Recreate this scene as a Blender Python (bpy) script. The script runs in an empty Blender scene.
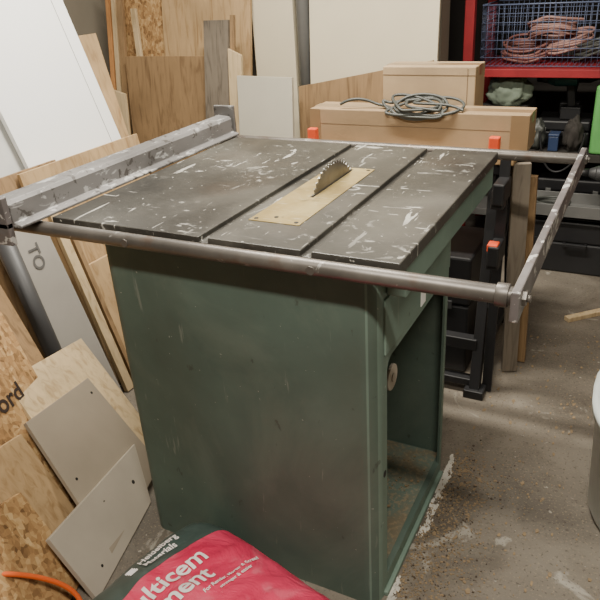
import bpy, bmesh, math, random
from mathutils import Vector, Matrix, noise
random.seed(7)
S=bpy.context.scene
COL=S.collection
V=Vector
CAM=V((.7465,-1.0058,1.3297))

def lin(c):
    r=[]
    for x in c:
        x=x/255
        r.append(x/12.92 if x<=.04045 else ((x+.055)/1.055)**2.4)
    return (r[0],r[1],r[2],1)

# ------------------------------------------------------------ materials
class N:
    def __init__(s,name):
        s.m=bpy.data.materials.new(name);s.m.use_nodes=True
        s.t=s.m.node_tree;s.b=s.t.nodes["Principled BSDF"];s.tc=s.t.nodes.new("ShaderNodeTexCoord")
    def n(s,k,**a):
        x=s.t.nodes.new(k)
        for q,v in a.items(): setattr(x,q,v)
        return x
    def l(s,a,b): s.t.links.new(a,b)
    def map(s,scale=(1,1,1),rot=(0,0,0),loc=(0,0,0)):
        x=s.n("ShaderNodeMapping");s.l(s.tc.outputs["Object"],x.inputs[0])
        x.inputs["Location"].default_value=loc
        x.inputs["Scale"].default_value=scale;x.inputs["Rotation"].default_value=rot;return x.outputs[0]
    def noise(s,sc,det=5,vec=None,dist=0,rough=.55):
        x=s.n("ShaderNodeTexNoise");x.inputs["Scale"].default_value=sc;x.inputs["Detail"].default_value=det
        x.inputs["Distortion"].default_value=dist;x.inputs["Roughness"].default_value=rough
        s.l(vec or s.tc.outputs["Object"],x.inputs["Vector"]);return x.outputs["Fac"]
    def ramp(s,f,stops):
        x=s.n("ShaderNodeValToRGB");e=x.color_ramp.elements
        while len(e)<len(stops): e.new(.5)
        for i,(p,c) in enumerate(stops): e[i].position=p;e[i].color=c
        s.l(f,x.inputs[0]);return x.outputs[0]
    def mask(s,f,a,b):
        x=s.n("ShaderNodeMapRange");x.inputs[1].default_value=a;x.inputs[2].default_value=b
        s.l(f,x.inputs[0]);return x.outputs[0]
    def mul(s,a,b,op="MULTIPLY"):
        x=s.n("ShaderNodeMath",operation=op)
        for i,q in enumerate((a,b)):
            if isinstance(q,(int,float)): x.inputs[i].default_value=q
            else: s.l(q,x.inputs[i])
        return x.outputs[0]
    def mix(s,f,a,b):
        x=s.n("ShaderNodeMix",data_type="RGBA")
        for i,q in ((0,f),(6,a),(7,b)):
            if isinstance(q,(int,float,tuple)): x.inputs[i].default_value=q
            else: s.l(q,x.inputs[i])
        return x.outputs[2]
    def fin(s,col,rough=.6,metal=0,bump=None,bs=.2,bd=.002):
        if isinstance(col,tuple): s.b.inputs["Base Color"].default_value=col
        else: s.l(col,s.b.inputs["Base Color"])
        if isinstance(rough,(int,float)): s.b.inputs["Roughness"].default_value=rough
        else: s.l(rough,s.b.inputs["Roughness"])
        s.b.inputs["Metallic"].default_value=metal
        if bump is not None:
            x=s.n("ShaderNodeBump");x.inputs["Strength"].default_value=bs;x.inputs["Distance"].default_value=bd
            s.l(bump,x.inputs["Height"]);s.l(x.outputs[0],s.b.inputs["Normal"])
        return s.m

def plain(name,c,rough=.6,metal=0,var=.25,sc=8,bs=.1):
    q=N(name);f=q.noise(sc)
    c=lin(c);d=tuple(x*(1-var) for x in c[:3])+(1,)
    e=tuple(min(1,x*(1+var*.6)) for x in c[:3])+(1,)
    return q.fin(q.ramp(f,[(.3,d),(.7,e)]),rough,metal,q.noise(sc*12),bs)

def wood(name,c1,c2,stretch=(14,14,1.2),rough=.65,dirt=.4):
    q=N(name);v=q.map(stretch)
    f=q.noise(3,6,v,1.2)
    c=q.ramp(f,[(.3,lin(c2)),(.5,lin(c1)),(.75,lin(tuple(min(255,x*1.06) for x in c1)))])
    g=q.mask(q.noise(3,5),.48,.75)
    c=q.mix(q.mul(g,dirt),c,lin(tuple(x*.55 for x in c2)))
    return q.fin(c,rough,0,f,.08)

def osb(name):
    q=N(name)
    x=q.n("ShaderNodeTexVoronoi");x.inputs["Scale"].default_value=46;x.inputs["Randomness"].default_value=1
    q.l(q.map((1,2.2,1),(.5,.3,.2)),x.inputs["Vector"])
    y=q.n("ShaderNodeTexVoronoi");y.inputs["Scale"].default_value=60
    q.l(q.map((2.4,1,1),(.2,.9,.4)),y.inputs["Vector"])
    a=q.n("ShaderNodeSeparateColor");q.l(x.outputs["Color"],a.inputs[0])
    b=q.n("ShaderNodeSeparateColor");q.l(y.outputs["Color"],b.inputs[0])
    f=q.mul(a.outputs[0],.55);g=q.mul(b.outputs[1],.45);h=q.mul(f,g,"ADD")
    c=q.ramp(h,[(.05,lin((104,76,46))),(.4,lin((154,118,76))),(.7,lin((176,142,96))),(1,lin((196,166,120)))])
    return q.fin(c,.7,0,h,.25)

def sawtop():
    q=N("cast_iron_worn")
    f=q.noise(4,8);c=q.ramp(f,[(.3,lin((42,41,38))),(.55,lin((62,60,55))),(.75,lin((88,85,78)))])
    sc=q.noise(40,3,q.map((1,12,1),(0,0,.5)));c=q.mix(q.mul(q.mask(sc,.55,.8),.3),c,lin((130,126,118)))
    ds=q.mask(q.noise(2.5,6),.5,.75);c=q.mix(q.mul(ds,.45),c,lin((116,113,103)))
    rs=q.mask(q.noise(5,6,q.map(loc=(3,1,0))),.55,.75);c=q.mix(q.mul(rs,.3),c,lin((76,62,50)))
    big=q.mask(q.noise(2.6,3,q.map(loc=(.3,.9,0))),.42,.53)
    s1=q.mask(q.noise(11,5,q.map((2.8,.7,1),(0,0,.6)),.6),.645,.665)
    s3=q.mask(q.noise(15,5,q.map((.7,3,1),(0,0,-.3)),.6),.65,.675)
    s2=q.mask(q.noise(75,2),.71,.725)
    s4=q.mask(q.noise(22,3,q.map((9,.6,1),(0,0,1.0)),.1),.725,.75)
    s5=q.mask(q.noise(18,3,q.map((9,.5,1),(0,0,-.6)),.1),.735,.76)
    m=q.mul(q.mul(q.mul(s1,s3,"MAXIMUM"),big),q.mul(q.mul(s2,s4,"MAXIMUM"),s5,"MAXIMUM"),"MAXIMUM")
    s6=q.mask(q.noise(26,7,None,.8,.6),.58,.65);pz=q.mask(q.noise(3.4,2,q.map(loc=(1.7,3.1,0))),.54,.62)
    m=q.mul(m,q.mul(q.mul(s6,pz),.7),"MAXIMUM")
    c=q.mix(q.mul(m,.75),c,lin((194,192,184)))
    return q.fin(c,q.mul(q.mul(f,.35),.28,"ADD"),.2,sc,.06)

def green(name,c,dk,dusty=False,da=.28):
    q=N(name)
    f=q.noise(2.2,8,None,.3);col=q.ramp(f,[(.3,lin(dk)),(.65,lin(c))])
    st=q.mask(q.noise(2.6,8,q.map((1,1,.25)),.6),.48,.8);col=q.mix(q.mul(st,.35),col,lin((74,72,58)))
    du=q.mask(q.noise(3,9,q.map((1,1,.7)),1,.65),.48,.8);col=q.mix(q.mul(du,da),col,lin((136,142,128)))
    sc=q.mask(q.noise(14,4,q.map((5,5,.5),(.3,.2,0))),.66,.72);col=q.mix(q.mul(sc,.3),col,lin((144,148,136)))
    dd=q.mask(q.noise(38,3,q.map((1,1,.5))),.69,.73);col=q.mix(q.mul(dd,.5),col,lin((46,44,36)))
    wf=q.mask(q.noise(80,3,None),.735,.755);col=q.mix(q.mul(wf,.5),col,lin((180,182,170)))
    if dusty:
        g=q.mask(q.noise(9,8,None,.5,.65),.44,.6);col=q.mix(q.mul(g,.75),col,lin((112,98,76)))
        g=q.mask(q.noise(90,3),.5,.62);col=q.mix(q.mul(g,.5),col,lin((148,128,98)))
    return q.fin(col,.66,0,q.noise(30,5),.12)

def fence_mat():
    q=N("chipped_grey_paint")
    f=q.noise(6,6,q.map((1,.5,1)));c=q.ramp(f,[(.35,lin((82,80,79))),(.6,lin((114,112,111)))])
    w=q.mask(q.noise(24,8,q.map((2.0,.7,2.0)),.5,.62),.575,.63);c=q.mix(q.mul(w,.65),c,lin((184,184,182)))
    d=q.mask(q.noise(38,6,None,.4),.59,.64);c=q.mix(q.mul(d,.8),c,lin((56,51,47)))
    return q.fin(c,.5,.1,f,.2)

def steel(name,a,b,rust=.4,rough=.42,metal=.55,paint=0,th=.61):
    q=N(name);f=q.noise(9,6);c=q.ramp(f,[(.3,lin(a)),(.7,lin(b))])
    r=q.mask(q.noise(20,5),.56,.7);c=q.mix(q.mul(r,rust),c,lin((92,70,54)))
    if paint:
        w=q.mask(q.noise(34,6,q.map((1,.6,1)),.5,.6),th,th+.03);c=q.mix(q.mul(w,paint),c,lin((205,203,198)))
    return q.fin(c,rough,metal,f,.15)

def concrete():
    q=N("dusty_concrete")
    f=q.noise(1.6,9);c=q.ramp(f,[(.3,lin((68,63,56))),(.5,lin((98,91,81))),(.72,lin((128,120,108)))])
    d=q.mask(q.noise(7,6),.55,.7);c=q.mix(q.mul(d,.5),c,lin((68,60,50)))
    d=q.mask(q.noise(3,8,q.map(loc=(5,2,0)),1),.5,.62);c=q.mix(q.mul(d,.35),c,lin((138,131,119)))
    w=q.mask(q.noise(5,7,None,.8,.6),.65,.69);c=q.mix(q.mul(w,.55),c,lin((172,168,157)))
    w=q.mask(q.noise(40,3),.69,.71);c=q.mix(q.mul(w,.6),c,lin((170,166,155)))
    s=q.mask(q.noise(160,2),.58,.68);c=q.mix(q.mul(s,.45),c,lin((148,134,110)))
    s=q.mask(q.noise(110,3),.59,.67);c=q.mix(q.mul(s,.6),c,lin((54,44,35)))
    return q.fin(c,.6,0,q.noise(60,6),.2)

def bagred():
    q=N("red_plastic_sack")
    f=q.noise(5,4);c=q.ramp(f,[(.3,lin((204,42,82))),(.7,lin((232,72,108)))])
    w=q.mask(q.noise(9,7,None,1),.55,.75);c=q.mix(q.mul(w,.35),c,lin((236,170,180)))
    return q.fin(c,.36,0,q.noise(11,5,None,2),.6,.014)

M={}
M['top']=sawtop()
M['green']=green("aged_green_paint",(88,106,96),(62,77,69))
M['greenl']=green("pale_and_lit_green_paint",(116,138,126),(86,105,95))  # paler green for fittings; on cabinet faces it paints in the caught light
M['dust']=green("dusty_green_tray",(110,124,112),(84,98,88),dusty=True)
M['fence']=fence_mat()
M['rail']=steel("dull_steel_tube",(82,78,74),(118,113,107),.5,.42,.45,.35,.64)
M['bar']=steel("scuffed_painted_bar",(80,75,75),(122,117,116),.4,.5,.2,.85,.575)
M['blade']=steel("blade_steel",(92,90,87),(140,137,132),.35,.35,.5)
M['tooth']=steel("carbide_steel",(140,140,136),(180,180,175),0,.35,.6)
q=N("worn_brass_plate")
f=q.noise(6,7,None,.4,.6);c=q.ramp(f,[(.3,lin((138,118,76))),(.5,lin((170,150,100))),(.72,lin((194,176,128)))])
w=q.mask(q.noise(40,6,q.map((.6,5,1),(0,0,.4)),.3),.60,.66);c=q.mix(q.mul(w,.6),c,lin((214,206,182)))
w=q.mask(q.noise(14,8,None,.8,.65),.58,.66);c=q.mix(q.mul(w,.6),c,lin((88,76,54)))
M['brass']=q.fin(c,.36,.45,q.noise(60,4,q.map((1,8,1))),.08)
M['dark']=plain("near_black",(20,19,19),.6)
M['blackp']=plain("black_painted_steel",(27,27,29),.5)
M['orange']=plain("orange_plastic",(214,78,42),.45,var=.1)
M['cream']=plain("cream_painted_panel",(206,196,170),.6,var=.08,sc=2,bs=.03)
M['white']=plain("white_melamine",(246,247,246),.35,var=.02,sc=2,bs=.02)
M['white2']=plain("dirty_grey_white_board",(206,207,203),.5,var=.14,sc=5,bs=.02)
M['offwhite']=plain("offwhite_board",(186,181,166),.5,var=.08,sc=3,bs=.03)
M['mdfgrey']=plain("grey_brown_mdf",(144,133,117),.6,var=.14,sc=4)
M['mdflight']=plain("pale_grey_board",(166,157,143),.55,var=.14,sc=4)
M['greyboard']=plain("grey_laminate",(156,151,143),.5,var=.15,sc=3)
M['greyedge']=plain("dark_grey_edge",(112,110,108),.6,var=.15,sc=6)
M['dkgrey']=plain("dark_grey_plastic",(62,62,63),.5,var=.2,sc=3)
M['ply']=wood("pale_plywood",(190,168,132),(162,137,100))
M['ply2']=wood("tan_plywood",(172,144,106),(144,115,78))
M['ply3']=wood("brown_plywood",(142,115,82),(108,84,58))
M['plank']=wood("weathered_plank",(118,108,95),(84,76,66),dirt=.5)
M['strip']=wood("orange_pine",(184,132,82),(146,100,58))
M['osb']=osb("oriented_strand_board")
M['card']=plain("brown_cardboard",(150,126,96),.8,var=.2,sc=6,bs=.15)
M['card2']=plain("light_cardboard",(162,140,110),.8,var=.18,sc=6,bs=.15)
M['tape']=plain("packing_tape",(132,108,80),.3,var=.05)
M['print']=plain("faded_box_print",(104,86,66),.7,var=.1)
M['cable']=plain("grey_rubber_cable",(66,68,64),.5,var=.15)
M['cord']=plain("orange_cord",(222,98,42),.45,var=.08)
M['red']=plain("red_enamel",(146,34,40),.55,var=.25)
M['bluew']=plain("blue_coated_wire",(84,94,120),.45,var=.1)
M['pink']=plain("pinkish_hose",(158,122,114),.5,var=.15)
M['pinkd']=plain("dull_red_hose",(128,86,80),.5,var=.15)
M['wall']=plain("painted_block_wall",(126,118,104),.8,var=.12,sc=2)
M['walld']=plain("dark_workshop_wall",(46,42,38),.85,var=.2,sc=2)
M['ceil']=plain("ceiling_paint",(130,124,114),.9,var=.05)
M['floor']=concrete()
M['bag']=bagred()
M['bagg']=plain("dark_grey_green_print",(66,80,76),.4,var=.15,sc=6)
M['ink']=plain("white_print",(242,236,234),.45,var=.04)
M['inkb']=plain("dark_ink",(48,36,30),.7,var=.1)
M['inkg']=plain("grey_ink",(88,86,84),.7,var=.1)
M['tub']=plain("pale_plastic_tub",(206,212,208),.45,var=.05)
M['chips']=plain("wood_chips",(136,116,88),.8,var=.3,sc=30)
M['dirt']=plain("dark_dirt",(72,60,48),.9,var=.3,sc=30)
M['flake']=plain("white_paint_flakes",(188,184,174),.75,var=.2,sc=30)
M['tin']=plain("galvanised_metal",(118,118,116),.4,.4,var=.15)
M['cloth']=plain("grey_green_cloth",(122,134,118),.9,var=.2,sc=14,bs=.5)
M['greenp']=plain("green_plastic",(96,164,90),.5,var=.15)
M['teal']=plain("teal_tool_plastic",(30,78,78),.45,var=.15)
M['bluep']=plain("blue_plastic",(44,58,88),.4,var=.1)
M['bwood']=wood("bench_jaw_wood",(160,130,92),(130,102,68),(1.2,14,14))

# ------------------------------------------------------------ mesh helpers
def box(bm,x0,x1,y0,y1,z0,z1,mi=0):
    vs=[bm.verts.new((x,y,z)) for z in (z0,z1) for x,y in ((x0,y0),(x1,y0),(x1,y1),(x0,y1))]
    for f in ((3,2,1,0),(4,5,6,7),(0,1,5,4),(1,2,6,5),(2,3,7,6),(3,0,4,7)):
        bm.faces.new([vs[i] for i in f]).material_index=mi
def cyl(bm,p0,p1,r0,r1=None,seg=16,mi=0,smooth=True):
    r1=r0 if r1 is None else r1
    p0=V(p0);p1=V(p1);d=(p1-p0).normalized();a=d.orthogonal().normalized();b=d.cross(a)
    A=[];B=[]
    for i in range(seg):
        t=2*math.pi*i/seg;u=a*math.cos(t)+b*math.sin(t)
        A.append(bm.verts.new(p0+u*r0));B.append(bm.verts.new(p1+u*r1))
    for i in range(seg):
        j=(i+1)%seg;f=bm.faces.new((A[i],A[j],B[j],B[i]));f.smooth=smooth;f.material_index=mi
    bm.faces.new(A[::-1]).material_index=mi;bm.faces.new(B).material_index=mi
def beam(bm,p0,p1,w,h,up=(0,0,1),mi=0):
    p0=V(p0);p1=V(p1);d=(p1-p0).normalized();s=d.cross(V(up))
    if s.length<1e-4: s=d.orthogonal()
    s.normalize();t=s.cross(d)
    vs=[bm.verts.new(p+s*a*w/2+t*b*h/2) for p in (p0,p1) for a,b in ((-1,-1),(1,-1),(1,1),(-1,1))]
    for f in ((3,2,1,0),(4,5,6,7),(0,1,5,4),(1,2,6,5),(2,3,7,6),(3,0,4,7)):
        bm.faces.new([vs[i] for i in f]).material_index=mi
def extr(bm,prof,axis,a,b,mi=0):
    def P(u,v,t): return {'y':(u,t,v),'x':(t,u,v),'z':(u,v,t)}[axis]
    A=[bm.verts.new(P(u,v,a)) for u,v in prof];B=[bm.verts.new(P(u,v,b)) for u,v in prof]
    n=len(prof)
    for i in range(n):
        j=(i+1)%n;bm.faces.new((A[i],A[j],B[j],B[i])).material_index=mi
    bm.faces.new(A).material_index=mi;bm.faces.new(B).material_index=mi
def mk(name,bm,mats,parent=None,bevel=0,seg=2,loc=None,label=None,cat=None,group=None,kind=None):
    bmesh.ops.recalc_face_normals(bm,faces=bm.faces)
    me=bpy.data.meshes.new(name);
    if loc is None and bm.verts:
        xs=[v.co.x for v in bm.verts];ys=[v.co.y for v in bm.verts];zs=[v.co.z for v in bm.verts]
        loc=V(((min(xs)+max(xs))/2,(min(ys)+max(ys))/2,min(zs)))
        for v in bm.verts: v.co-=loc
    bm.to_mesh(me);bm.free()
    o=bpy.data.objects.new(name,me);COL.objects.link(o)
    for m in (mats if isinstance(mats,(list,tuple)) else [mats]): me.materials.append(M[m])
    o.location=loc or (0,0,0)
    if parent is not None:
        o.parent=parent;o.matrix_parent_inverse=Matrix.Translation(-V(parent.location))
    if bevel:
        b=o.modifiers.new("Bevel","BEVEL");b.width=bevel;b.segments=seg;b.limit_method='ANGLE';b.angle_limit=math.radians(40)
    tag(o,label,cat,group,kind);return o
def tag(o,label=None,cat=None,group=None,kind=None):
    if label: o["label"]=label
    if cat: o["category"]=cat
    if group: o["group"]=group
    if kind: o["kind"]=kind
def empty(name,loc,label,cat,group=None):
    o=bpy.data.objects.new(name,None);COL.objects.link(o);o.location=loc;o.empty_display_size=.1
    tag(o,label,cat,group);return o
def tube(name,pts,r,mat,parent=None,cyclic=False,**k):
    cu=bpy.data.curves.new(name,"CURVE");cu.dimensions='3D';cu.bevel_depth=r;cu.bevel_resolution=3;cu.resolution_u=6;cu.use_fill_caps=True
    sp=cu.splines.new('NURBS');sp.points.add(len(pts)-1)
    for i,p in enumerate(pts): sp.points[i].co=(*p,1)
    sp.order_u=4;sp.use_cyclic_u=cyclic;sp.use_endpoint_u=not cyclic
    t=bpy.data.objects.new("t",cu);COL.objects.link(t)
    dg=bpy.context.evaluated_depsgraph_get();me=bpy.data.meshes.new_from_object(t.evaluated_get(dg))
    bpy.data.objects.remove(t)
    bm=bmesh.new();bm.from_mesh(me);bpy.data.meshes.remove(me)
    for f in bm.faces: f.smooth=True
    return mk(name,bm,mat,parent,**k)
def textmesh(body,size,off=.012):
    cu=bpy.data.curves.new("txt","FONT");cu.body=body;cu.size=size;cu.align_x='LEFT';cu.offset=size*off
    t=bpy.data.objects.new("t",cu);COL.objects.link(t)
    dg=bpy.context.evaluated_depsgraph_get();me=bpy.data.meshes.new_from_object(t.evaluated_get(dg))
    bpy.data.objects.remove(t);return me
def slab(name,pts,th,mat,label,cat="board",group=None,extra=None,bevel=.001,kind=None,parent=None):
    P=[V(p) for p in pts];n=(P[1]-P[0]).cross(P[3]-P[0]).normalized()
    c=sum(P,V())/4
    if n.dot(CAM-c)<0: n=-n
    bm=bmesh.new()
    A=[bm.verts.new(p) for p in P];B=[bm.verts.new(p-n*th) for p in P]
    bm.faces.new(A);bm.faces.new(B)
    for i in range(4):
        j=(i+1)%4;bm.faces.new((A[i],A[j],B[j],B[i]))
    o=mk(name,bm,[mat],parent,bevel=bevel,label=label,cat=cat,group=group,kind=kind)
    for (u,v,r) in (extra or []):
        bm=bmesh.new()
        p=P[0].lerp(P[1],u).lerp(P[3].lerp(P[2],u),v);cyl(bm,p-n*.004,p+n*.0006,r,seg=12)
        mk("screw_hole",bm,'dark',o)
    return o

# ------------------------------------------------------------ room
def struct(name,b,mat):
    bm=bmesh.new();box(bm,*b);o=mk(name,bm,mat,kind="structure");return o
struct("floor",(-2.2,2.4,-2.6,3.1,-.1,0),'floor')
struct("ceiling",(-2.2,2.4,-2.6,3.1,2.6,2.7),'ceil')
struct("wall_west",(-2.2,-2.05,-2.6,2.25,0,2.6),'wall')
struct("wall_east",(2.3,2.4,-2.6,3.1,0,2.6),'wall')
struct("wall_south",(-2.05,2.3,-2.6,-2.5,0,2.6),'wall')
struct("wall_north_partition",(-2.2,-.14,2.12,2.25,0,2.6),'wall')
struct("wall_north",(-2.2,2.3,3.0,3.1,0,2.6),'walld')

# ------------------------------------------------------------ table saw
saw=empty("table_saw",(0,.27,0),"old green cast-iron cabinet table saw with dark paint-splattered top","table saw")
xl,xr,yf,yb,zt=-.286,.3565,.004,.538,.840
def rrect(x0,x1,y0,y1,r,seg=6):
    P=[]
    for cx,cy,a in ((x1-r,y0+r,-90),(x1-r,y1-r,0),(x0+r,y1-r,90),(x0+r,y0+r,180)):
        for i in range(seg+1):
            t=math.radians(a+90*i/seg);P.append((cx+r*math.cos(t),cy+r*math.sin(t)))
    return P
bm=bmesh.new();extr(bm,rrect(xl,xr,yf,yb,.036,12),'z',0,zt);bmesh.ops.recalc_face_normals(bm,faces=bm.faces)
cab=mk("cabinet",bm,['green','greenl'],saw)
def cutobj(prof,ax,a,b):
    bm=bmesh.new();extr(bm,prof,ax,a,b);bmesh.ops.recalc_face_normals(bm,faces=bm.faces)
    me=bpy.data.meshes.new("c");bm.to_mesh(me);bm.free()
    o=bpy.data.objects.new("c",me);COL.objects.link(o);return o
ro=.028
op=[(.486,.0501)]
for cy_,a in ((.486-ro,0),(.062+ro,90)):
    for i in range(11):
        t=math.radians(a+9*i);op.append((cy_+ro*math.cos(t),.632-ro+ro*math.sin(t)))
op.append((.062,.0501))
cs=[cutobj(rrect(xl+.006,xr-.006,yf+.006,yb-.006,.030,12),'z',.05,zt-.02),cutobj(op,'x',xr-.1,xr+.1)]
for i,c in enumerate(cs):
    m=cab.modifiers.new("b%d"%i,"BOOLEAN");m.object=c;m.operation='DIFFERENCE';m.solver='EXACT'
bpy.context.view_layer.update()
dg=bpy.context.evaluated_depsgraph_get();me=bpy.data.meshes.new_from_object(cab.evaluated_get(dg))
cab.modifiers.clear();cab.data=me;me.name="cabinet"
for c in cs: bpy.data.objects.remove(c)
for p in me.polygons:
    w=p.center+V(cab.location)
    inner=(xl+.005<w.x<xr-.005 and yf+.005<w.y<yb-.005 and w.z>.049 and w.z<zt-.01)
    p.material_index=1 if (abs(p.normal.x)>.35 and w.x>xr-.04 and not inner) else 0  # right-facing faces go paler, the light they catch put into the colour
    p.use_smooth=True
me.set_sharp_from_angle(angle=math.radians(35))
bm=bmesh.new();box(bm,xr-.001,xr+.004,.045,.50,.652,.772)
mk("access_panel",bm,'greenl',cab,bevel=.002)
bm=bmesh.new();box(bm,xr+.0035,xr+.006,.262,.294,.655,.692)
mk("maker_plate",bm,'white',cab,bevel=.0008,label="small pale blank plate")
bm=bmesh.new();dx,dy,dz=xr-.025,.168,.524
cyl(bm,(dx-.007,dy,dz),(dx,dy,dz),.030,seg=32);cyl(bm,(dx,dy,dz),(dx+.003,dy,dz),.010,seg=16);cyl(bm,(dx-.07,dy,dz),(dx-.007,dy,dz),.008,seg=16)
box(bm,dx-.07,dx-.06,.012,dy+.02,dz-.02,dz+.02)
mk("round_disc",bm,'mdflight',cab,bevel=.001,label="pale round metal disc behind the frame")
bm=bmesh.new();cyl(bm,(xr-.03,.048,.36),(xr+.0008,.048,.36),.008,seg=14)
mk("bolt_hole",bm,'dark',cab)
bm=bmesh.new();box(bm,xr-.012,xr+.010,.040,.50,0,.014)
mk("base_flange",bm,'greenl',cab,bevel=.003)
bm=bmesh.new()
nn=14
gv=[[bm.verts.new((xl+.012+(xr-.026-xl)*i/nn,yf+.012+(yb-yf-.024)*j/nn,.0525+.006*max(0,noise.noise(V((i*.4,j*.4,2)))))) for i in range(nn+1)] for j in range(nn+1)]
for j in range(nn):
    for i in range(nn): bm.faces.new((gv[j][i],gv[j][i+1],gv[j+1][i+1],gv[j+1][i])).smooth=True
mk("inner_tray",bm,'dust',cab,label="green cabinet floor covered with settled sawdust")
bm=bmesh.new();cyl(bm,(-.02,.36,.70),(.2,.36,.70),.05,seg=24);cyl(bm,(-.1,.36,.55),(.12,.36,.55),.085,seg=28);box(bm,-.2,.3,.30,.42,.69,.80);box(bm,-.05,-.02,.32,.40,.5,.72)
mk("arbor_housing",bm,'blackp',saw,bevel=.004)

# table top
T=.87;hx=.403;L=.778
sl=[(-.0012,.0105),(.2234,.0105)]
prof=[(-hx,T-.026),(hx,T-.026),(hx,T)]
for c,w in sl[::-1]:
    prof+=[(c+w,T),(c+w,T-.011),(c-w,T-.011),(c-w,T)]
prof+=[(-hx,T)]
bm=bmesh.new();extr(bm,prof,'y',0,L)
top=mk("table_top",bm,'top',saw,bevel=.0025)
bm=bmesh.new();box(bm,xr+.002,.396,.055,.768,.778,T-.0255);box(bm,-.30,xr+.002,.545,.768,.778,T-.0255)
mk("table_apron",bm,'greenl',saw,bevel=.003)
ix0,ix1,iy0,iy1=.035,.152,.115,.535;bx=.097
bm=bmesh.new();s=.0045;b0,b1=.286,.522
box(bm,ix0,bx-s,iy0,iy1,T,T+.0016);box(bm,bx+s,ix1,iy0,iy1,T,T+.0016)
box(bm,bx-s,bx+s,iy0,b0,T,T+.0016);box(bm,bx-s,bx+s,b1,iy1,T,T+.0016)
box(bm,bx-s,bx+s,b0,b1,T,T+.0004,1)
for x,y in ((ix0+.012,iy0+.012),(ix1-.012,iy0+.012),(ix0+.012,iy1-.012),(ix1-.012,iy1-.012),(ix0+.05,iy0+.03)):
    cyl(bm,(x,y,T+.001),(x,y,T+.0022),.005,seg=12,mi=1)
mk("insert_plate",bm,['brass','dark'],top)
# blade
bm=bmesh.new();R=.148;cy=.404;cz=T+.054-R;nt=60;pts=[]
for i in range(nt):
    a=2*math.pi*i/nt;da=2*math.pi/nt
    for k,rr in ((0,R),(.3,R-.002),(.42,R-.0065),(.62,R-.008),(.85,R-.005)):
        t=a+da*k;pts.append((cy+rr*math.cos(t),cz+rr*math.sin(t)))
extr(bm,pts,'x',bx-.0014,bx+.0014)
for i in range(nt):
    t=2*math.pi*i/nt+2*math.pi/nt*.06
    p=V((bx,cy+(R-.004)*math.cos(t),cz+(R-.004)*math.sin(t)));q=V((bx,cy+(R+.0008)*math.cos(t),cz+(R+.0008)*math.sin(t)))
    beam(bm,p,q,.0036,.0032,up=(1,0,0),mi=1)
mk("saw_blade",bm,['blade','tooth'],saw)
# rails
zr=.851;rr=.0155
bm=bmesh.new();cyl(bm,(-.56,-.0225,zr),(.598,-.0225,zr),rr,seg=24);cyl(bm,(.570,-.0225,zr),(.590,-.0225,zr),rr+.004,seg=24)
fr=mk("guide_rail",bm,'rail',saw,bevel=.001,label="long round steel guide rail along the operator edge")
for x in (-.17,.25):
    bm=bmesh.new();cyl(bm,(x,-.039,zr),(x,-.0365,zr),.009,seg=6);mk("rail_bolt",bm,'rail',fr)
bm=bmesh.new();cyl(bm,(-.50,.826,zr),(.598,.826,zr),rr*.9,seg=24)
for x in (-.3,.3): box(bm,x-.015,x+.015,.77,.82,zr-.02,zr-.008)
mk("guide_rail",bm,'rail',saw,bevel=.001)
bm=bmesh.new();box(bm,.597,.611,-.055,.862,zr-.030,zr+.022)
eb=mk("end_bar",bm,'bar',saw,bevel=.0025,label="flat scuffed steel bar joining the rail ends")
for y in (-.0225,.826):
    bm=bmesh.new();cyl(bm,(.611,y,zr),(.617,y,zr),.013,seg=6,smooth=False);cyl(bm,(.617,y,zr),(.623,y,zr),.006,seg=12)
    mk("hex_bolt",bm,'rail',eb)
# fence
bm=bmesh.new()
extr(bm,[(-.474,.872),(-.402,.872),(-.402,.878),(-.422,.883),(-.426,.921),(-.434,.929),(-.474,.932)],'y',-.085,.80)
fe=mk("rip_fence",bm,'fence',saw,bevel=.002,label="long chipped grey-white painted rip fence")
bm=bmesh.new();box(bm,-.49,-.418,.80,.812,.84,.960);cyl(bm,(-.46,.812,.935),(-.46,.83,.935),.007,seg=10)
mk("end_plate",bm,'fence',fe,bevel=.002)
bm=bmesh.new();box(bm,-.505,-.425,-.10,-.085,.835,.940);box(bm,-.505,-.425,-.10,-.038,.872,.885)
cyl(bm,(-.47,-.10,.90),(-.47,-.135,.90),.012,seg=14);cyl(bm,(-.47,-.0225,.872),(-.47,-.0225,.885),.02,seg=14)
mk("fence_clamp",bm,'bar',fe,bevel=.002)

# ------------------------------------------------------------ cement sack
ang=math.radians(-15);BC=V((.158,-.280,0));ba,bb,bh=.345,.216,.195
def bagh(x,y):
    u=min(1,abs(x/ba));v=min(1,abs(y/bb))
    e=max(0,(1-u**5))**.5*max(0,(1-v**3.6))**.55
    n=noise.noise(V((x*6,y*6,1.3)))*.016+noise.noise(V((x*14+3,y*14,4)))*.008+abs(noise.noise(V((x*24,y*11,9))))*.007
    return .052+(bh-.052)*e+n*e*1.2
def bagw(x,y,z):
    c,s=math.cos(ang),math.sin(ang);return V((BC.x+c*x-s*y,BC.y+s*x+c*y,z))
bm=bmesh.new();nx,ny=100,72;G=[];Bt=[]
for j in range(ny+1):
    ra=[];rb=[]
    for i in range(nx+1):
        x=-ba+2*ba*i/nx;y=-bb+2*bb*j/ny
        k=1-.07*(abs(x/ba)**6)*(abs(y/bb)**2)
        ra.append(bm.verts.new(bagw(x*k,y*k,bagh(x,y))))
        u=abs(x/ba);v=abs(y/bb);ee=max(0,(1-u**4))**.5*max(0,(1-v**4))**.5
        rb.append(bm.verts.new(bagw(x*k,y*k,.050-.050*ee)))
    G.append(ra);Bt.append(rb)
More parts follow.
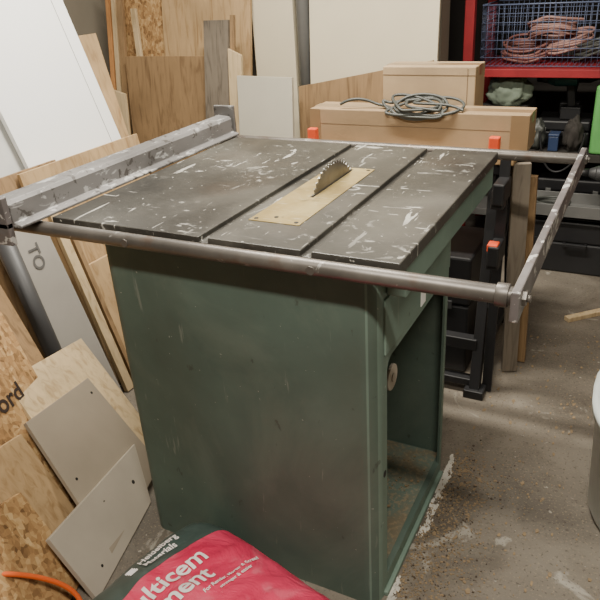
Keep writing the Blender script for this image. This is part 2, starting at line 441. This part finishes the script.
for j in range(ny):
    for i in range(nx):
        f=bm.faces.new((G[j][i],G[j][i+1],G[j+1][i+1],G[j+1][i]));f.smooth=True
        x=-ba+2*ba*(i+.5)/nx
        f.material_index=1 if x<-.222 else 0
        f=bm.faces.new((Bt[j][i],Bt[j+1][i],Bt[j+1][i+1],Bt[j][i+1]));f.smooth=True
for i in range(nx):
    bm.faces.new((G[0][i+1],G[0][i],Bt[0][i],Bt[0][i+1]));bm.faces.new((G[ny][i],G[ny][i+1],Bt[ny][i+1],Bt[ny][i]))
for j in range(ny):
    bm.faces.new((G[j][0],G[j+1][0],Bt[j+1][0],Bt[j][0]));bm.faces.new((G[j+1][nx],G[j][nx],Bt[j][nx],Bt[j+1][nx]))
sack=mk("cement_sack",bm,['bag','bagg'],label="full red plastic cement sack with white lettering against the saw",cat="bag of cement")
for body,size,x0,y0 in [("Multicem",.062,-.155,-.155),("Cement",.062,-.101,-.155),("Heidelberg",.0235,-.262,-.030),("Materials",.0235,-.240,-.030),
 ("For Render, Mortar & Screed",.0125,-.077,.0),("stronger & easier",.0125,-.061,.03)]:
    me=textmesh(body,size,.02);t=bmesh.new();t.from_mesh(me);bpy.data.meshes.remove(me)
    for _ in range(2):
        bmesh.ops.subdivide_edges(t,edges=[e for e in t.edges if e.calc_length()>.008],cuts=2,use_grid_fill=False)
        bmesh.ops.triangulate(t,faces=t.faces)
    bm=bmesh.new();mp={}
    for v in t.verts:
        lx=x0-v.co.y;ly=y0+v.co.x
        # lift along the local surface normal so the print sits just proud of the plastic
        e=.004;gx=(bagh(lx+e,ly)-bagh(lx-e,ly))/(2*e);gy=(bagh(lx,ly+e)-bagh(lx,ly-e))/(2*e)
        n=V((-gx,-gy,1)).normalized()*.0030
        mp[v]=bm.verts.new(bagw(lx+n.x,ly+n.y,bagh(lx,ly)+n.z+.001))
    for f in t.faces:
        try: bm.faces.new([mp[v] for v in f.verts])
        except ValueError: pass
    t.free();mk("sack_lettering",bm,'ink',sack)
bm=bmesh.new()
for i in range(3):
    x=-.272+.010*i
    a,b=bagw(x,-.064,bagh(x,-.064)+.004),bagw(x,-.044,bagh(x,-.044)+.004)
    beam(bm,a,b,.005,.0008)
mk("sack_emblem",bm,'ink',sack)

# ------------------------------------------------------------ offcuts at the left
def P1(y,z,c=-.31): return (c-.3*y-.75*z,y,z)
def PO(y,z,c): return (c-.3*y-.45*z,y,z)
slab("board_offcut",[(-.36,-.26,.17),(-.45,.15,.12),(-.35,.07,.004),(-.26,-.25,.004)],.014,'mdflight',"pale grey board offcut with screw holes leaning low on the pile","board offcut",extra=[(.85,.45,.006),(.2,.8,.004),(.5,.25,.003)])
slab("board_offcut",[P1(-.10,.34,-.325),P1(.17,.30,-.325),P1(.19,.03,-.325),P1(-.14,.03,-.325)],.012,'mdfgrey',"grey-brown board offcut with two drilled holes leaning on plywood","board offcut",extra=[(.12,.5,.004),(.9,.12,.004)])
slab("plywood_offcut",[P1(-.06,.42,-.342),P1(.26,.365,-.342),P1(.26,.03,-.342),P1(-.1,.03,-.342)],.012,'ply',"pale plywood offcut leaning on strand board","plywood offcut")
g="leaning strand board and plywood sheets"
o1=slab("strand_board",[PO(-.40,.64,-.455),PO(.04,.56,-.455),PO(.02,.005,-.455),PO(-.40,.005,-.455)],.016,'osb',"strand board sheet with dark stencilled lettering","strand board",g)
slab("plywood_sheet",[PO(-.45,.40,-.428),PO(-.13,.33,-.428),PO(-.10,.005,-.428),PO(-.45,.005,-.428)],.014,'ply2',"tan plywood sheet leaning in the pile beside strand board","plywood",g)
slab("strand_board",[PO(-.50,.34,-.402),PO(-.235,.26,-.402),PO(-.205,.005,-.402),PO(-.50,.005,-.402)],.014,'osb',"short strand board offcut leaning at the front of the pile","strand board",g)
slab("plywood_sheet",[PO(-.3,.68,-.50),PO(.12,.60,-.50),PO(.12,.005,-.50),PO(-.3,.005,-.50)],.014,'ply3',"brown plywood sheet leaning behind strand board","plywood",g)
def planetext(name,body,size,org,ex,ey,mat,parent,off=.012):
    me=textmesh(body,size,off);bm=bmesh.new();bm.from_mesh(me);bpy.data.meshes.remove(me)
    ex=V(ex).normalized();ey=V(ey);ey=(ey-ex*ey.dot(ex)).normalized();n=ex.cross(ey)
    if n.dot(CAM-V(org))<0:n=-n
    for v in bm.verts: v.co=V(org)+ex*v.co.x+ey*v.co.y+n*.0012
    return mk(name,bm,mat,parent)
planetext("stencil_lettering","Norbord",.068,PO(-.280,.392,-.4545),V(PO(.1,.375,-.45))-V(PO(-.1,.395,-.45)),V(PO(0,1,-.45))-V(PO(0,0,-.45)),'inkb',o1,.02)
tube("extension_cord",[(-.50,-.52,.24),(-.44,-.47,.215),(-.395,-.42,.20),(-.362,-.37,.172),(-.335,-.325,.125),(-.305,-.285,.07),(-.275,-.275,.016),(-.265,-.32,.008),(-.26,-.44,.008),(-.30,-.55,.008)],.006,'cord',label="orange electric cord draped beside leaning boards",cat="electric cord")

# ------------------------------------------------------------ boards beyond the saw's left side
def P2(y,z,c=-.78,k=.25): return (c-k*z,y,z)
def lb(name,y0,y1,zt,c,k,mat,label,cat,th=.018,tilt=0,zb=.004,sl=0):
    return slab(name,[P2(y0-tilt*zt,zt,c,k),P2(y1-tilt*zt,zt+sl,c,k),P2(y1,zb,c,k),P2(y0,zb,c,k)],th,mat,label,cat)
bm=bmesh.new();cyl(bm,(-.725,.232,.012),(-.90,.232,.735),.027,seg=24)
mk("drain_pipe",bm,'dkgrey',label="dark round pipe leaning against stacked boards",cat="pipe")
gb=lb("grey_board",.285,.475,.70,-.79,.25,'greyboard',"grey laminate board with dark printed letters leaning in the stack","board",tilt=.05)
planetext("printed_lettering","TO",.06,P2(.345,.60,-.789,.25),(.25,0,-1),(0,1,0),'inkg',gb,.02)
lb("plywood_plank",.49,.525,.66,-.78,.25,'ply',"narrow pale plywood plank leaning in the stack","plank",tilt=.03)
lb("timber_batten",.533,.552,.62,-.775,.25,'ply3',"thin brown timber batten in the stack","timber batten",tilt=.03)
lb("plywood_board",.56,.73,.46,-.785,.25,'ply2',"short tan plywood board leaning in the stack","plywood",tilt=.06)
lb("timber_batten",.115,.135,.56,-.765,.25,'ply',"pale timber batten standing in the stack","timber batten")
lb("timber_batten",.06,.085,.58,-.76,.25,'plank',"grey timber batten standing in the stack","timber batten")
lb("plywood_board",.145,.195,.60,-.80,.25,'ply3',"brown plywood board leaning in the stack","plywood")
lb("grey_board",.74,.83,.58,-.79,.25,'offwhite',"off-white board leaning in the stack","board")
lb("plywood_sheet",.02,.62,.80,-.87,.2,'ply3',"brown plywood sheet standing behind tubes and planks","plywood",)
lb("plywood_sheet",.44,1.02,.80,-.845,.2,'ply2',"tan plywood sheet with chipped top edge in the stack","plywood",.014)
lb("white_panel",.63,1.035,1.62,-.90,.2,'white',"large white melamine panel leaning in the stack","panel",.018,.13)
lb("grey_board",.90,1.062,1.60,-.925,.2,'greyedge',"dark grey board showing as a strip beside the white panel","board",.014,.13)
lb("white_panel",.90,1.135,1.66,-.945,.2,'white',"white panel overlapping behind a grey strip of board","panel",.014,.13)
lb("white_panel",.47,.645,1.62,-.93,.2,'white2',"dirty grey-white panel standing behind the large one","panel",.018,.10)
lb("grey_board",.12,.54,1.30,-.97,.2,'greyboard',"grey board at the rear of the stack","board",.018,.05)
lb("plywood_sheet",.3,1.15,1.15,-1.01,.2,'ply2',"plywood sheet behind white panels","plywood")

# ------------------------------------------------------------ boards against the partition wall
def wb(name,x0,x1,zt,y0,mat,label,cat="board",th=.018,tilt=0,slope=0,lean=.09):
    def Q(x,z): return (x+tilt*z,y0+lean*z,z)
    return slab(name,[Q(x0,zt),Q(x1,zt+slope),Q(x1,.004),Q(x0,.004)],th,mat,label,cat)
wb("timber_strip",-1.915,-1.89,1.35,1.80,'strip',"thin orange pine strip leaning on the wall","timber strip",tilt=.06)
wb("timber_strip",-1.87,-1.845,1.28,1.79,'ply',"thin pale timber strip leaning on the wall","timber strip",tilt=.06)
wb("timber_strip",-1.825,-1.79,1.42,1.78,'ply3',"brown timber strip leaning on the wall","timber strip",tilt=.06)
wb("strand_board",-1.80,-1.40,1.40,1.86,'osb',"strand board sheet leaning on the wall","strand board",tilt=.0)
wb("plywood_sheet",-1.56,-1.05,1.55,1.835,'ply2',"large brown plywood sheet leaning on the wall","plywood",tilt=.04)
wb("plywood_sheet",-1.70,-1.20,.98,1.74,'ply3',"brown plywood sheet with straight top edge leaning on the wall","plywood",tilt=.0,slope=.0)
wb("timber_strip",-1.60,-1.57,1.2,1.77,'ply',"pale timber strip leaning between plywood sheets","timber strip",tilt=-.05)
wb("plywood_offcut",-1.86,-1.66,.86,1.66,'ply',"small pale plywood offcut leaning on the stack","plywood offcut",slope=-.05)
wb("weathered_plank",-1.235,-1.10,1.14,1.70,'plank',"weathered grey-brown plank leaning on plywood","plank",tilt=.05)
wb("dark_strip",-1.09,-1.07,1.16,1.70,'ply3',"narrow dark-edged timber strip","timber strip",tilt=.05)
wb("plywood_plank",-1.06,-.99,1.02,1.68,'ply',"pale plywood plank leaning beside the column","plank",tilt=.02,slope=-.03)
wb("pale_board",-.985,-.70,.905,1.66,'offwhite',"pale beige board standing in front of the column","board",slope=-.005)
bm=bmesh.new();box(bm,-1.02,-.80,1.98,2.12,0,2.6)
mk("trim_1",bm,'cream',kind="structure",bevel=.004)
bm=bmesh.new();cyl(bm,(-.75,1.99,0),(-.75,1.99,2.6),.034,seg=28)
for z in (.5,1.5,2.3): cyl(bm,(-.75,1.99,z),(-.75,1.99,z+.03),.040,seg=28)
mk("metal_pipe",bm,'tin',label="grey metal pipe running up the wall beside the column",cat="pipe")
slab("cream_panel",[(-.70,1.99,1.72),(-.10,1.99,1.86),(-.10,1.866,.004),(-.70,1.866,.004)],.016,'cream',"large cream painted panel leaning behind a brown board","panel")
slab("plywood_sheet",[(-.72,1.84,.845),(-.09,1.84,.960),(-.09,1.80,.004),(-.72,1.80,.004)],.012,'ply3',"brown board with sloping top edge in front of the cream panel","plywood")
def carton(name,x0,x1,y0,y1,z0,z1,mat,label):
    e=empty(name,((x0+x1)/2,(y0+y1)/2,z0),label,"cardboard box")
    bm=bmesh.new();box(bm,x0,x1,y0,y1,z0,z1);mk("carton_body",bm,mat,e,bevel=.003)
    bm=bmesh.new();ym=(y0+y1)/2
    box(bm,x0-.0006,x1+.0006,ym-.022,ym+.022,z1-.03,z1+.0006)
    mk("tape",bm,'tape',e);return e

# ------------------------------------------------------------ folding workbench
wbn=empty("folding_workbench",(.05,1.22,0),"black folding workbench with orange pegs holding boxes","workbench")
for y0 in (1.04,1.26):
    bm=bmesh.new();box(bm,-.34,.40,y0,y0+.16,.762,.786);mk("jaw",bm,'bwood',wbn,bevel=.003)
for x in (-.28,.34):
    for y0,y1 in ((1.10,.93),(1.34,1.50)):
        bm=bmesh.new();beam(bm,(x,y0,.74),(x+.012,y1,.02),.034,.034,up=(0,1,0));box(bm,x-.02,x+.045,y1-.03,y1+.03,0,.03)
        mk("leg",bm,'blackp',wbn,bevel=.003)
    bm=bmesh.new();box(bm,x-.02,x+.02,1.05,1.40,.73,.762)
    beam(bm,(x+.01,.95,.10),(x+.01,1.47,.12),.025,.03)
    beam(bm,(x+.016,.99,.30),(x+.016,1.36,.66),.012,.03,up=(1,0,0))
    mk("side_frame",bm,'blackp',wbn,bevel=.002)
for b in ((-.28,.345,.945,.985,.16,.20),(-.28,.345,.93,.97,.03,.055),(-.28,.345,1.06,1.10,.70,.74)):
    bm=bmesh.new();box(bm,*b);mk("crossbar",bm,'blackp',wbn,bevel=.003)
for x in (-.275,.335):
    bm=bmesh.new();cyl(bm,(x,1.065,.786),(x,1.065,.80),.016,seg=16);box(bm,x-.016,x+.016,1.052,1.078,.80,.842)
    mk("peg",bm,'orange',wbn,bevel=.004)
bm=bmesh.new();cyl(bm,(.20,1.035,.72),(.20,.99,.72),.012,seg=14);cyl(bm,(.20,.99,.72),(.20,.985,.72),.035,seg=20)
mk("crank_handle",bm,'blackp',wbn)
cl=empty("bar_clamp",(.385,.98,0),"black bar clamp with an orange pad standing against the workbench","clamp")
bm=bmesh.new();beam(bm,(.385,.965,.004),(.383,1.005,.80),.010,.030,up=(1,0,0));mk("clamp_bar",bm,'blackp',cl)
for z,o_ in ((.52,.0),(.71,.01)):
    bm=bmesh.new();box(bm,.367,.401,.905+o_,1.01+o_,z-.035,z+.03);box(bm,.362,.40,.915+o_,.96+o_,z-.05,z+.008)
    j=mk("clamp_jaw",bm,'blackp',cl,bevel=.005)
    if z<.6:
        bm=bmesh.new();box(bm,.363,.395,.91+o_,.95+o_,z+.01,z+.035)
        mk("clamp_pad",bm,'orange',j,bevel=.004)
slab("timber_plank",[(.395,1.07,.76),(.445,1.09,.76),(.455,1.12,.004),(.41,1.10,.004)],.02,'plank',"brown timber plank standing beside the workbench","plank")
slab("timber_plank",[(.43,1.16,.70),(.455,1.16,.70),(.47,1.19,.004),(.435,1.19,.004)],.02,'ply3',"dark brown plank behind the first","plank")
lc=carton("cardboard_box",-.30,.425,1.10,1.23,.7865,.900,'card',"long brown cardboard box lying on the workbench")
bm=bmesh.new();box(bm,-.29,.415,1.0994,1.1,.851,.8522);mk("flap_edge",bm,'print',lc)
bm=bmesh.new();box(bm,.372,.4256,1.0992,1.1,.7875,.899);mk("tape",bm,'tape',lc)
bm=bmesh.new();box(bm,-.3006,-.262,1.0992,1.1,.7875,.899);mk("tape",bm,'tape',lc)
sc_=carton("cardboard_box",-.095,.222,1.26,1.39,.7865,1.015,'card2',"smaller brown carton standing behind the long box")
bm=bmesh.new();box(bm,-.095,.222,1.2588,1.26,.988,.9892);mk("flap_edge",bm,'print',sc_)
bm=bmesh.new();box(bm,.195,.1965,1.2587,1.26,.80,1.01);mk("flap_edge",bm,'print',sc_)
random.seed(3);pts=[(-.19,1.11,.915),(-.155,1.115,.935),(-.10,1.13,.93),(-.07,1.14,.91)]
for k in range(6*10):
    t=2*math.pi*k/10+math.pi;lp=k//10
    rx=.090+.030*math.sin(lp*2.1);ry=.022+.012*math.cos(lp*1.7)
    cx=.08+.030*math.sin(lp*1.3);u=math.sin(t+.55*math.sin(lp*2.7))
    z=.914+u*ry+.005*math.sin(lp*4)+random.uniform(-.006,.006)
    y=max(1.091-.0012*lp,1.120+u*.055+random.uniform(-.006,.006))
    if z<.9075: y=1.091-.0012*lp
    pts.append((cx+rx*math.cos(t)+random.uniform(-.010,.010),y,z))
pts+=[(.19,1.115,.925),(.21,1.11,.912),(.225,1.105,.908)]
tube("cable_coil",pts,.0048,'cable',label="coil of grey cable draped on the long cardboard box",cat="cable")

# ------------------------------------------------------------ red shelving
sh=empty("shelving_unit",(.6,2.5,0),"red metal shelving unit crowded with tools","shelving")
for x in (-.05,1.25):
    for y in (2.27,2.72):
        bm=bmesh.new();box(bm,x-.022,x+.022,y-.02,y+.02,0,1.9);mk("upright",bm,'red',sh,bevel=.003)
for z,mt in ((.868,'red'),(.50,'walld'),(.205,'tin'),(1.45,'red')):
    bm=bmesh.new();box(bm,-.03,1.23,2.255,2.73,z-.012,z);box(bm,-.03,1.23,2.25,2.262,z-.035,z)
    mk("shelf",bm,mt,sh,bevel=.002)
bm=bmesh.new();bx0,bx1,by0,by1,bz0,bz1=0.0,.62,2.29,2.62,.872,1.13
for z in [bz0+.004+i*(bz1-bz0)/7 for i in range(8)]:
    for a,b in (((bx0,by0,z),(bx1,by0,z)),((bx0,by1,z),(bx1,by1,z)),((bx0,by0,z),(bx0,by1,z)),((bx1,by0,z),(bx1,by1,z))):
        cyl(bm,a,b,.0018 if z<bz1-.02 else .0035,seg=6)
for i in range(27):
    x=bx0+(bx1-bx0)*i/26
    cyl(bm,(x,by0,bz0),(x,by0,bz1),.0013,seg=6);cyl(bm,(x,by1,bz0),(x,by1,bz1),.0013,seg=6);cyl(bm,(x,by0,bz0+.003),(x,by1,bz0+.003),.0013,seg=6)
for i in range(14):
    y=by0+(by1-by0)*i/13
    cyl(bm,(bx0,y,bz0),(bx0,y,bz1),.0013,seg=6);cyl(bm,(bx1,y,bz0),(bx1,y,bz1),.0013,seg=6)
mk("wire_basket",bm,'bluew',label="blue wire basket full of hoses on the red shelf",cat="wire basket")
random.seed(11)
for h,(cx,cy,zz,mt,lab) in enumerate([(.17,2.45,.90,'pinkd',"dull red hose coiled in the wire basket"),(.35,2.47,.93,'pink',"pale pink hose coiled in the wire basket"),(.48,2.45,.905,'cable',"grey hose coiled in the wire basket"),(.28,2.43,.99,'pink',"tangled pink hose on top of the basket pile")]):
    pts=[]
    for k in range(60):
        t=2*math.pi*k/9+h;R_=.085+.03*math.sin(k*.7+h)
        pts.append((cx+R_*1.2*math.cos(t)+random.uniform(-.02,.02),cy+R_*.85*math.sin(t),zz+.010*(k//9)+.02*math.sin(t+h)+random.uniform(-.01,.01)))
    tube("hose",pts,.006,mt,label=lab,cat="hose")
def toolcase(x0,x1,y0,y1,z0,z1,mat,label,latch='tin'):
    e=empty("tool_case",((x0+x1)/2,(y0+y1)/2,z0),label,"tool case")
    zm=z0+(z1-z0)*.6
    bm=bmesh.new();box(bm,x0,x1,y0,y1,z0,zm-.002);mk("case_base",bm,mat,e,bevel=.008)
    bm=bmesh.new();box(bm,x0,x1,y0,y1,zm+.001,z1);mk("case_lid",bm,mat,e,bevel=.008)
    xm=(x0+x1)/2
    bm=bmesh.new();box(bm,xm-.05,xm+.05,y0-.03,y0-.02,zm-.01,zm+.005);box(bm,xm-.05,xm-.04,y0-.025,y0,zm-.01,zm+.005);box(bm,xm+.04,xm+.05,y0-.025,y0,zm-.01,zm+.005)
    mk("case_handle",bm,'blackp',e,bevel=.002)
    for s_ in (-1,1):
        xx=xm+s_*(x1-x0)*.33;bm=bmesh.new();box(bm,xx-.012,xx+.012,y0-.005,y0+.001,zm-.015,zm+.015);mk("latch",bm,latch,e,bevel=.001)
    return e
toolcase(.255,.50,2.38,2.6,.501,.62,'blackp',"black plastic tool case on the middle shelf")
toolcase(.74,1.05,2.30,2.6,.501,.68,'bluep',"dark blue tool case on the middle shelf")
toolcase(.0,.22,2.30,2.6,.501,.69,'dkgrey',"dark grey tool case on the middle shelf")
toolcase(.30,.62,2.32,2.6,.206,.36,'blackp',"black tool case on the low shelf")
toolcase(.66,1.0,2.32,2.6,.206,.40,'red',"red tool case on the low shelf")
toolcase(.25,.58,2.32,2.6,.001,.16,'blackp',"black case on the floor under the shelving")
toolcase(.275,.775,2.05,2.19,.001,.245,'blackp',"large black tool case on the floor under a trolley",'blackp')
toolcase(-.12,.29,1.05,1.36,.001,.44,'blackp',"added black case deepening the dark shade under the workbench",'dkgrey')  # black case added to thicken the shadow under the bench
def blob(name,cx,cy,z0,rx,ry,rz,mat,label,cat,sd=0):
    bm=bmesh.new();bmesh.ops.create_icosphere(bm,subdivisions=4,radius=1)
    for v in bm.verts:
        p=v.co.copy();n=1+.25*noise.noise(p*2.3+V((sd,0,0)))+.14*noise.noise(p*6+V((sd,0,0)))
        v.co=V((cx+p.x*rx*n,cy+p.y*ry*n,max(z0,z0+rz*.8+p.z*rz*n)))
    for f in bm.faces:f.smooth=True
    return mk(name,bm,mat,label=label,cat=cat)
blob("cloth_bag",.13,2.36,.691,.10,.06,.080,'cloth',"crumpled grey-green cloth bag on a tool case","bag")
blob("tool_bag",.63,2.46,.501,.070,.08,.14,'dkgrey',"slumped dark grey tool bag on the middle shelf","bag",3)
blob("rag_bundle",.278,2.315,.501,.038,.042,.075,'cable',"crumpled dark grey rag on the middle shelf","rag",5)
blob("rag_bundle",.440,2.312,.501,.042,.042,.085,'walld',"crumpled dark brown rag on the middle shelf","rag",8)
def drill(ox,oy,oz,mat,label,mir=1):
    dr=empty("cordless_drill",(ox,oy,oz),label,"drill")
    def X(x): return ox+mir*x
    bm=bmesh.new();cyl(bm,(X(-.05),oy,oz+.178),(X(.05),oy,oz+.178),.032,.030,seg=20);cyl(bm,(X(-.08),oy,oz+.178),(X(-.05),oy,oz+.178),.018,.03,seg=20);mk("drill_body",bm,mat,dr,bevel=.003)
    bm=bmesh.new();cyl(bm,(X(-.13),oy,oz+.178),(X(-.08),oy,oz+.178),.013,.018,seg=16);mk("chuck",bm,'blackp',dr)
    bm=bmesh.new();beam(bm,(X(.02),oy,oz+.168),(X(.035),oy,oz+.058),.03,.035,up=(1,0,0));mk("drill_grip",bm,'blackp',dr,bevel=.004)
    bm=bmesh.new();a,b=sorted((X(-.01),X(.08)));box(bm,a,b,oy-.03,oy+.03,oz,oz+.058);mk("battery",bm,'blackp',dr,bevel=.005)
drill(.37,2.43,.622,'teal',"teal and black cordless drill standing on a tool case")
drill(.42,2.54,.622,'dkgrey',"grey cordless drill standing on a tool case",-1)
e=empty("storage_box",(.358,2.315,.501),"small dark blue box on the middle shelf","storage box")
bm=bmesh.new();box(bm,.336,.380,2.28,2.35,.501,.568);mk("box_body",bm,'bluep',e,bevel=.003)
bm=bmesh.new();box(bm,.334,.382,2.278,2.352,.568,.58);mk("box_lid",bm,'bluep',e,bevel=.003)
tube("loose_cable",[(.30,2.243,.60),(.31,2.238,.54),(.32,2.235,.48),(.35,2.232,.43),(.39,2.235,.41),(.44,2.232,.44),(.47,2.235,.49),(.49,2.240,.55),(.495,2.243,.60)],.005,'blackp',label="black cable hanging in front of the shelf edge",cat="cable")
for (cx,cy,cz,r_,mt,lab) in [(.40,2.12,.292,.075,'cable',"grey cable coiled in the metal tray")]:
    pts=[(cx+(r_+.008*math.sin(k*.9))*math.cos(2*math.pi*k/10),cy+(r_*.8)*math.sin(2*math.pi*k/10),cz+.008*(k//10)+random.uniform(-.003,.003)) for k in range(42)]
    tube("cable_coil",pts,.006,mt,label=lab,cat="cable")
gb_=empty("plastic_can",(.60,2.27,.501),"green plastic fuel can on the middle shelf","plastic can")
bm=bmesh.new();extr(bm,rrect(.515,.71,2.255,2.35,.02,5),'z',.501,.80);mk("can_body",bm,'greenp',gb_,bevel=.012,seg=3)
bm=bmesh.new();cyl(bm,(.545,2.30,.80),(.545,2.30,.825),.018,seg=18);mk("can_cap",bm,'blackp',gb_,bevel=.002)
bm=bmesh.new();beam(bm,(.60,2.30,.80),(.60,2.30,.828),.018,.018);beam(bm,(.67,2.30,.80),(.67,2.30,.828),.018,.018);beam(bm,(.591,2.30,.824),(.679,2.30,.824),.014,.014);mk("can_handle",bm,'greenp',gb_,bevel=.003)
e=empty("metal_tray",(.48,2.15,0),"grey metal tray trolley standing in front of the shelving","trolley")
bm=bmesh.new();box(bm,.24,.80,2.02,2.22,.27,.28);box(bm,.24,.80,2.02,2.026,.27,.33);box(bm,.24,.80,2.214,2.22,.27,.33);box(bm,.24,.246,2.02,2.22,.27,.33);box(bm,.794,.80,2.02,2.22,.27,.33);mk("tray",bm,'tin',e,bevel=.001)
for x in (.25,.79):
    for y in (2.03,2.21):
        bm=bmesh.new();box(bm,x-.01,x+.01,y-.01,y+.01,0,.27);mk("leg",bm,'blackp',e)
drill(.62,2.11,.281,'dkgrey',"grey power drill lying in the metal tray")

# ------------------------------------------------------------ floor items
tb=empty("plastic_tub",(.975,.60,0),"pale white plastic tub standing on the concrete","tub")
bm=bmesh.new()
def ring(r,z,n=40): return [bm.verts.new((.985+r*math.copysign(abs(math.cos(t))**.8,math.cos(t)),.60+r*math.copysign(abs(math.sin(t))**.8,math.sin(t)),z)) for t in [2*math.pi*i/n for i in range(n)]]
RS=[ring(.232,0),ring(.240,.02),ring(.254,.30),ring(.264,.302),ring(.266,.33),ring(.25,.332),ring(.236,.315),ring(.20,.02)]
for a,b in zip(RS,RS[1:]):
    for i in range(40):
        j=(i+1)%40;f=bm.faces.new((a[i],a[j],b[j],b[i]));f.smooth=True
bm.faces.new(RS[0]);bm.faces.new(RS[-1])
mk("tub_body",bm,'tub',tb)
tube("handle",[(.975,.34,.31),(.90,.325,.28),(.86,.325,.24),(.90,.325,.2),(.98,.325,.18),(1.06,.325,.2),(1.09,.325,.24),(1.05,.325,.28),(.975,.34,.31)],.003,'tin',tb)
bm=bmesh.new();beam(bm,(.565,1.57,.0095),(.72,1.72,.0095),.028,.018)
mk("timber_offcut",bm,'ply',bevel=.001,label="short strip of pale timber lying on the concrete",cat="timber offcut")

def chip(bm,x,y,z,s,el=1):
    n=random.randint(4,6);a0=random.uniform(0,6.28);h=random.uniform(.0005,.0015)
    P=[(x+s*random.uniform(.5,1)*math.cos(a0+6.283*i/n)/el,y+el*s*random.uniform(.4,1)*math.sin(a0+6.283*i/n)) for i in range(n)]
    tl=random.uniform(-.3,.3)
    A=[bm.verts.new((p,q,z)) for p,q in P];B=[bm.verts.new((p,q,z+h+max(0,(p-x)*tl))) for p,q in P]
    for i in range(n):
        j=(i+1)%n;bm.faces.new((A[i],A[j],B[j],B[i]))
    bm.faces.new(B)
def scatter(name,n,fn,s0,s1,mat,label,cat,el=1):
    bm=bmesh.new()
    for i in range(n):
        x,y=fn();s=s0+(s1-s0)*random.random()**4
        chip(bm,x,y,.0005,s,el)
    mk(name,bm,mat,label=label,cat=cat,kind="stuff")
random.seed(5)
def f1():
    t=random.random();return (xr+.014+abs(random.gauss(0,.085)),.0+t*.60+random.gauss(0,.04))
cl_=[(xr+.013+abs(random.gauss(0,.006)),random.choice((random.uniform(.36,.56),random.uniform(.36,.56),random.uniform(.0,.36)))) for _ in range(18)]
def f3():
    c=random.choice(cl_);return (max(xr+.0115,c[0]+random.gauss(0,.004)),c[1]+random.gauss(0,.020))
scatter("paint_flakes",950,f3,.0006,.010,'flake',"ragged white paint flakes along the base of the saw","paint flakes",1.6)
scatter("sawdust",3600,f1,.0005,.0055,'chips',"sawdust and wood crumbs around the saw base","sawdust")
scatter("dirt",900,f1,.0005,.0050,'dirt',"dark dirt and crumbs around the saw base","dirt")
def f2():
    while True:
        x,y=random.uniform(.38,1.0),random.uniform(.0,1.5)
        if (x-.985)**2+(y-.6)**2>.09: return x,y
scatter("floor_debris",800,f2,.0008,.010,'chips',"wood chips and crumbs scattered over the concrete","debris",1.4)
bm=bmesh.new()
for i in range(900):
    chip(bm,random.uniform(xl+.03,xr-.02),random.uniform(yf+.03,yb-.03),.0575,.0008+.006*random.random()**4)
mk("tray_sawdust",bm,'chips',label="sawdust lying inside the saw base",cat="sawdust",kind="stuff")

# ------------------------------------------------------------ lights
def tubelight(x,y,z,ln,power,col):
    e=empty("ceiling_light",(x,y,z),"white fluorescent batten fixed under the ceiling","ceiling light")
    bm=bmesh.new();box(bm,x-ln/2,x+ln/2,y-.04,y+.04,z+.02,z+.15);mk("housing",bm,'white',e,bevel=.004)
    ld=bpy.data.lights.new("lamp","AREA");ld.shape='RECTANGLE';ld.size=ln;ld.size_y=.12;ld.energy=power;ld.color=col
    lo=bpy.data.objects.new("lamp",ld);COL.objects.link(lo);lo.location=(x,y,z)
tubelight(-.30,.75,2.45,1.3,112,(1,.935,.82))
tubelight(.75,-.9,2.45,1.3,76,(1,.935,.82))
tubelight(1.1,1.7,2.45,1.2,6,(1,.92,.8))
w=bpy.data.worlds.new("w");S.world=w;w.use_nodes=True;w.node_tree.nodes["Background"].inputs[0].default_value=(.8,.85,1,1);w.node_tree.nodes["Background"].inputs[1].default_value=.3

# ------------------------------------------------------------ camera
cd=bpy.data.cameras.new("camera");cd.sensor_width=36;cd.lens=36*672.76/600;cd.clip_start=.02
co=bpy.data.objects.new("camera",cd);COL.objects.link(co)
r=V((.89238,.44754,-.05802));u=-V((.15161,-.41841,-.89551));b=-V((-.42505,.79034,-.44124))
Mx=Matrix((r,u,b)).transposed().to_4x4();Mx.translation=CAM;co.matrix_world=Mx
S.camera=co
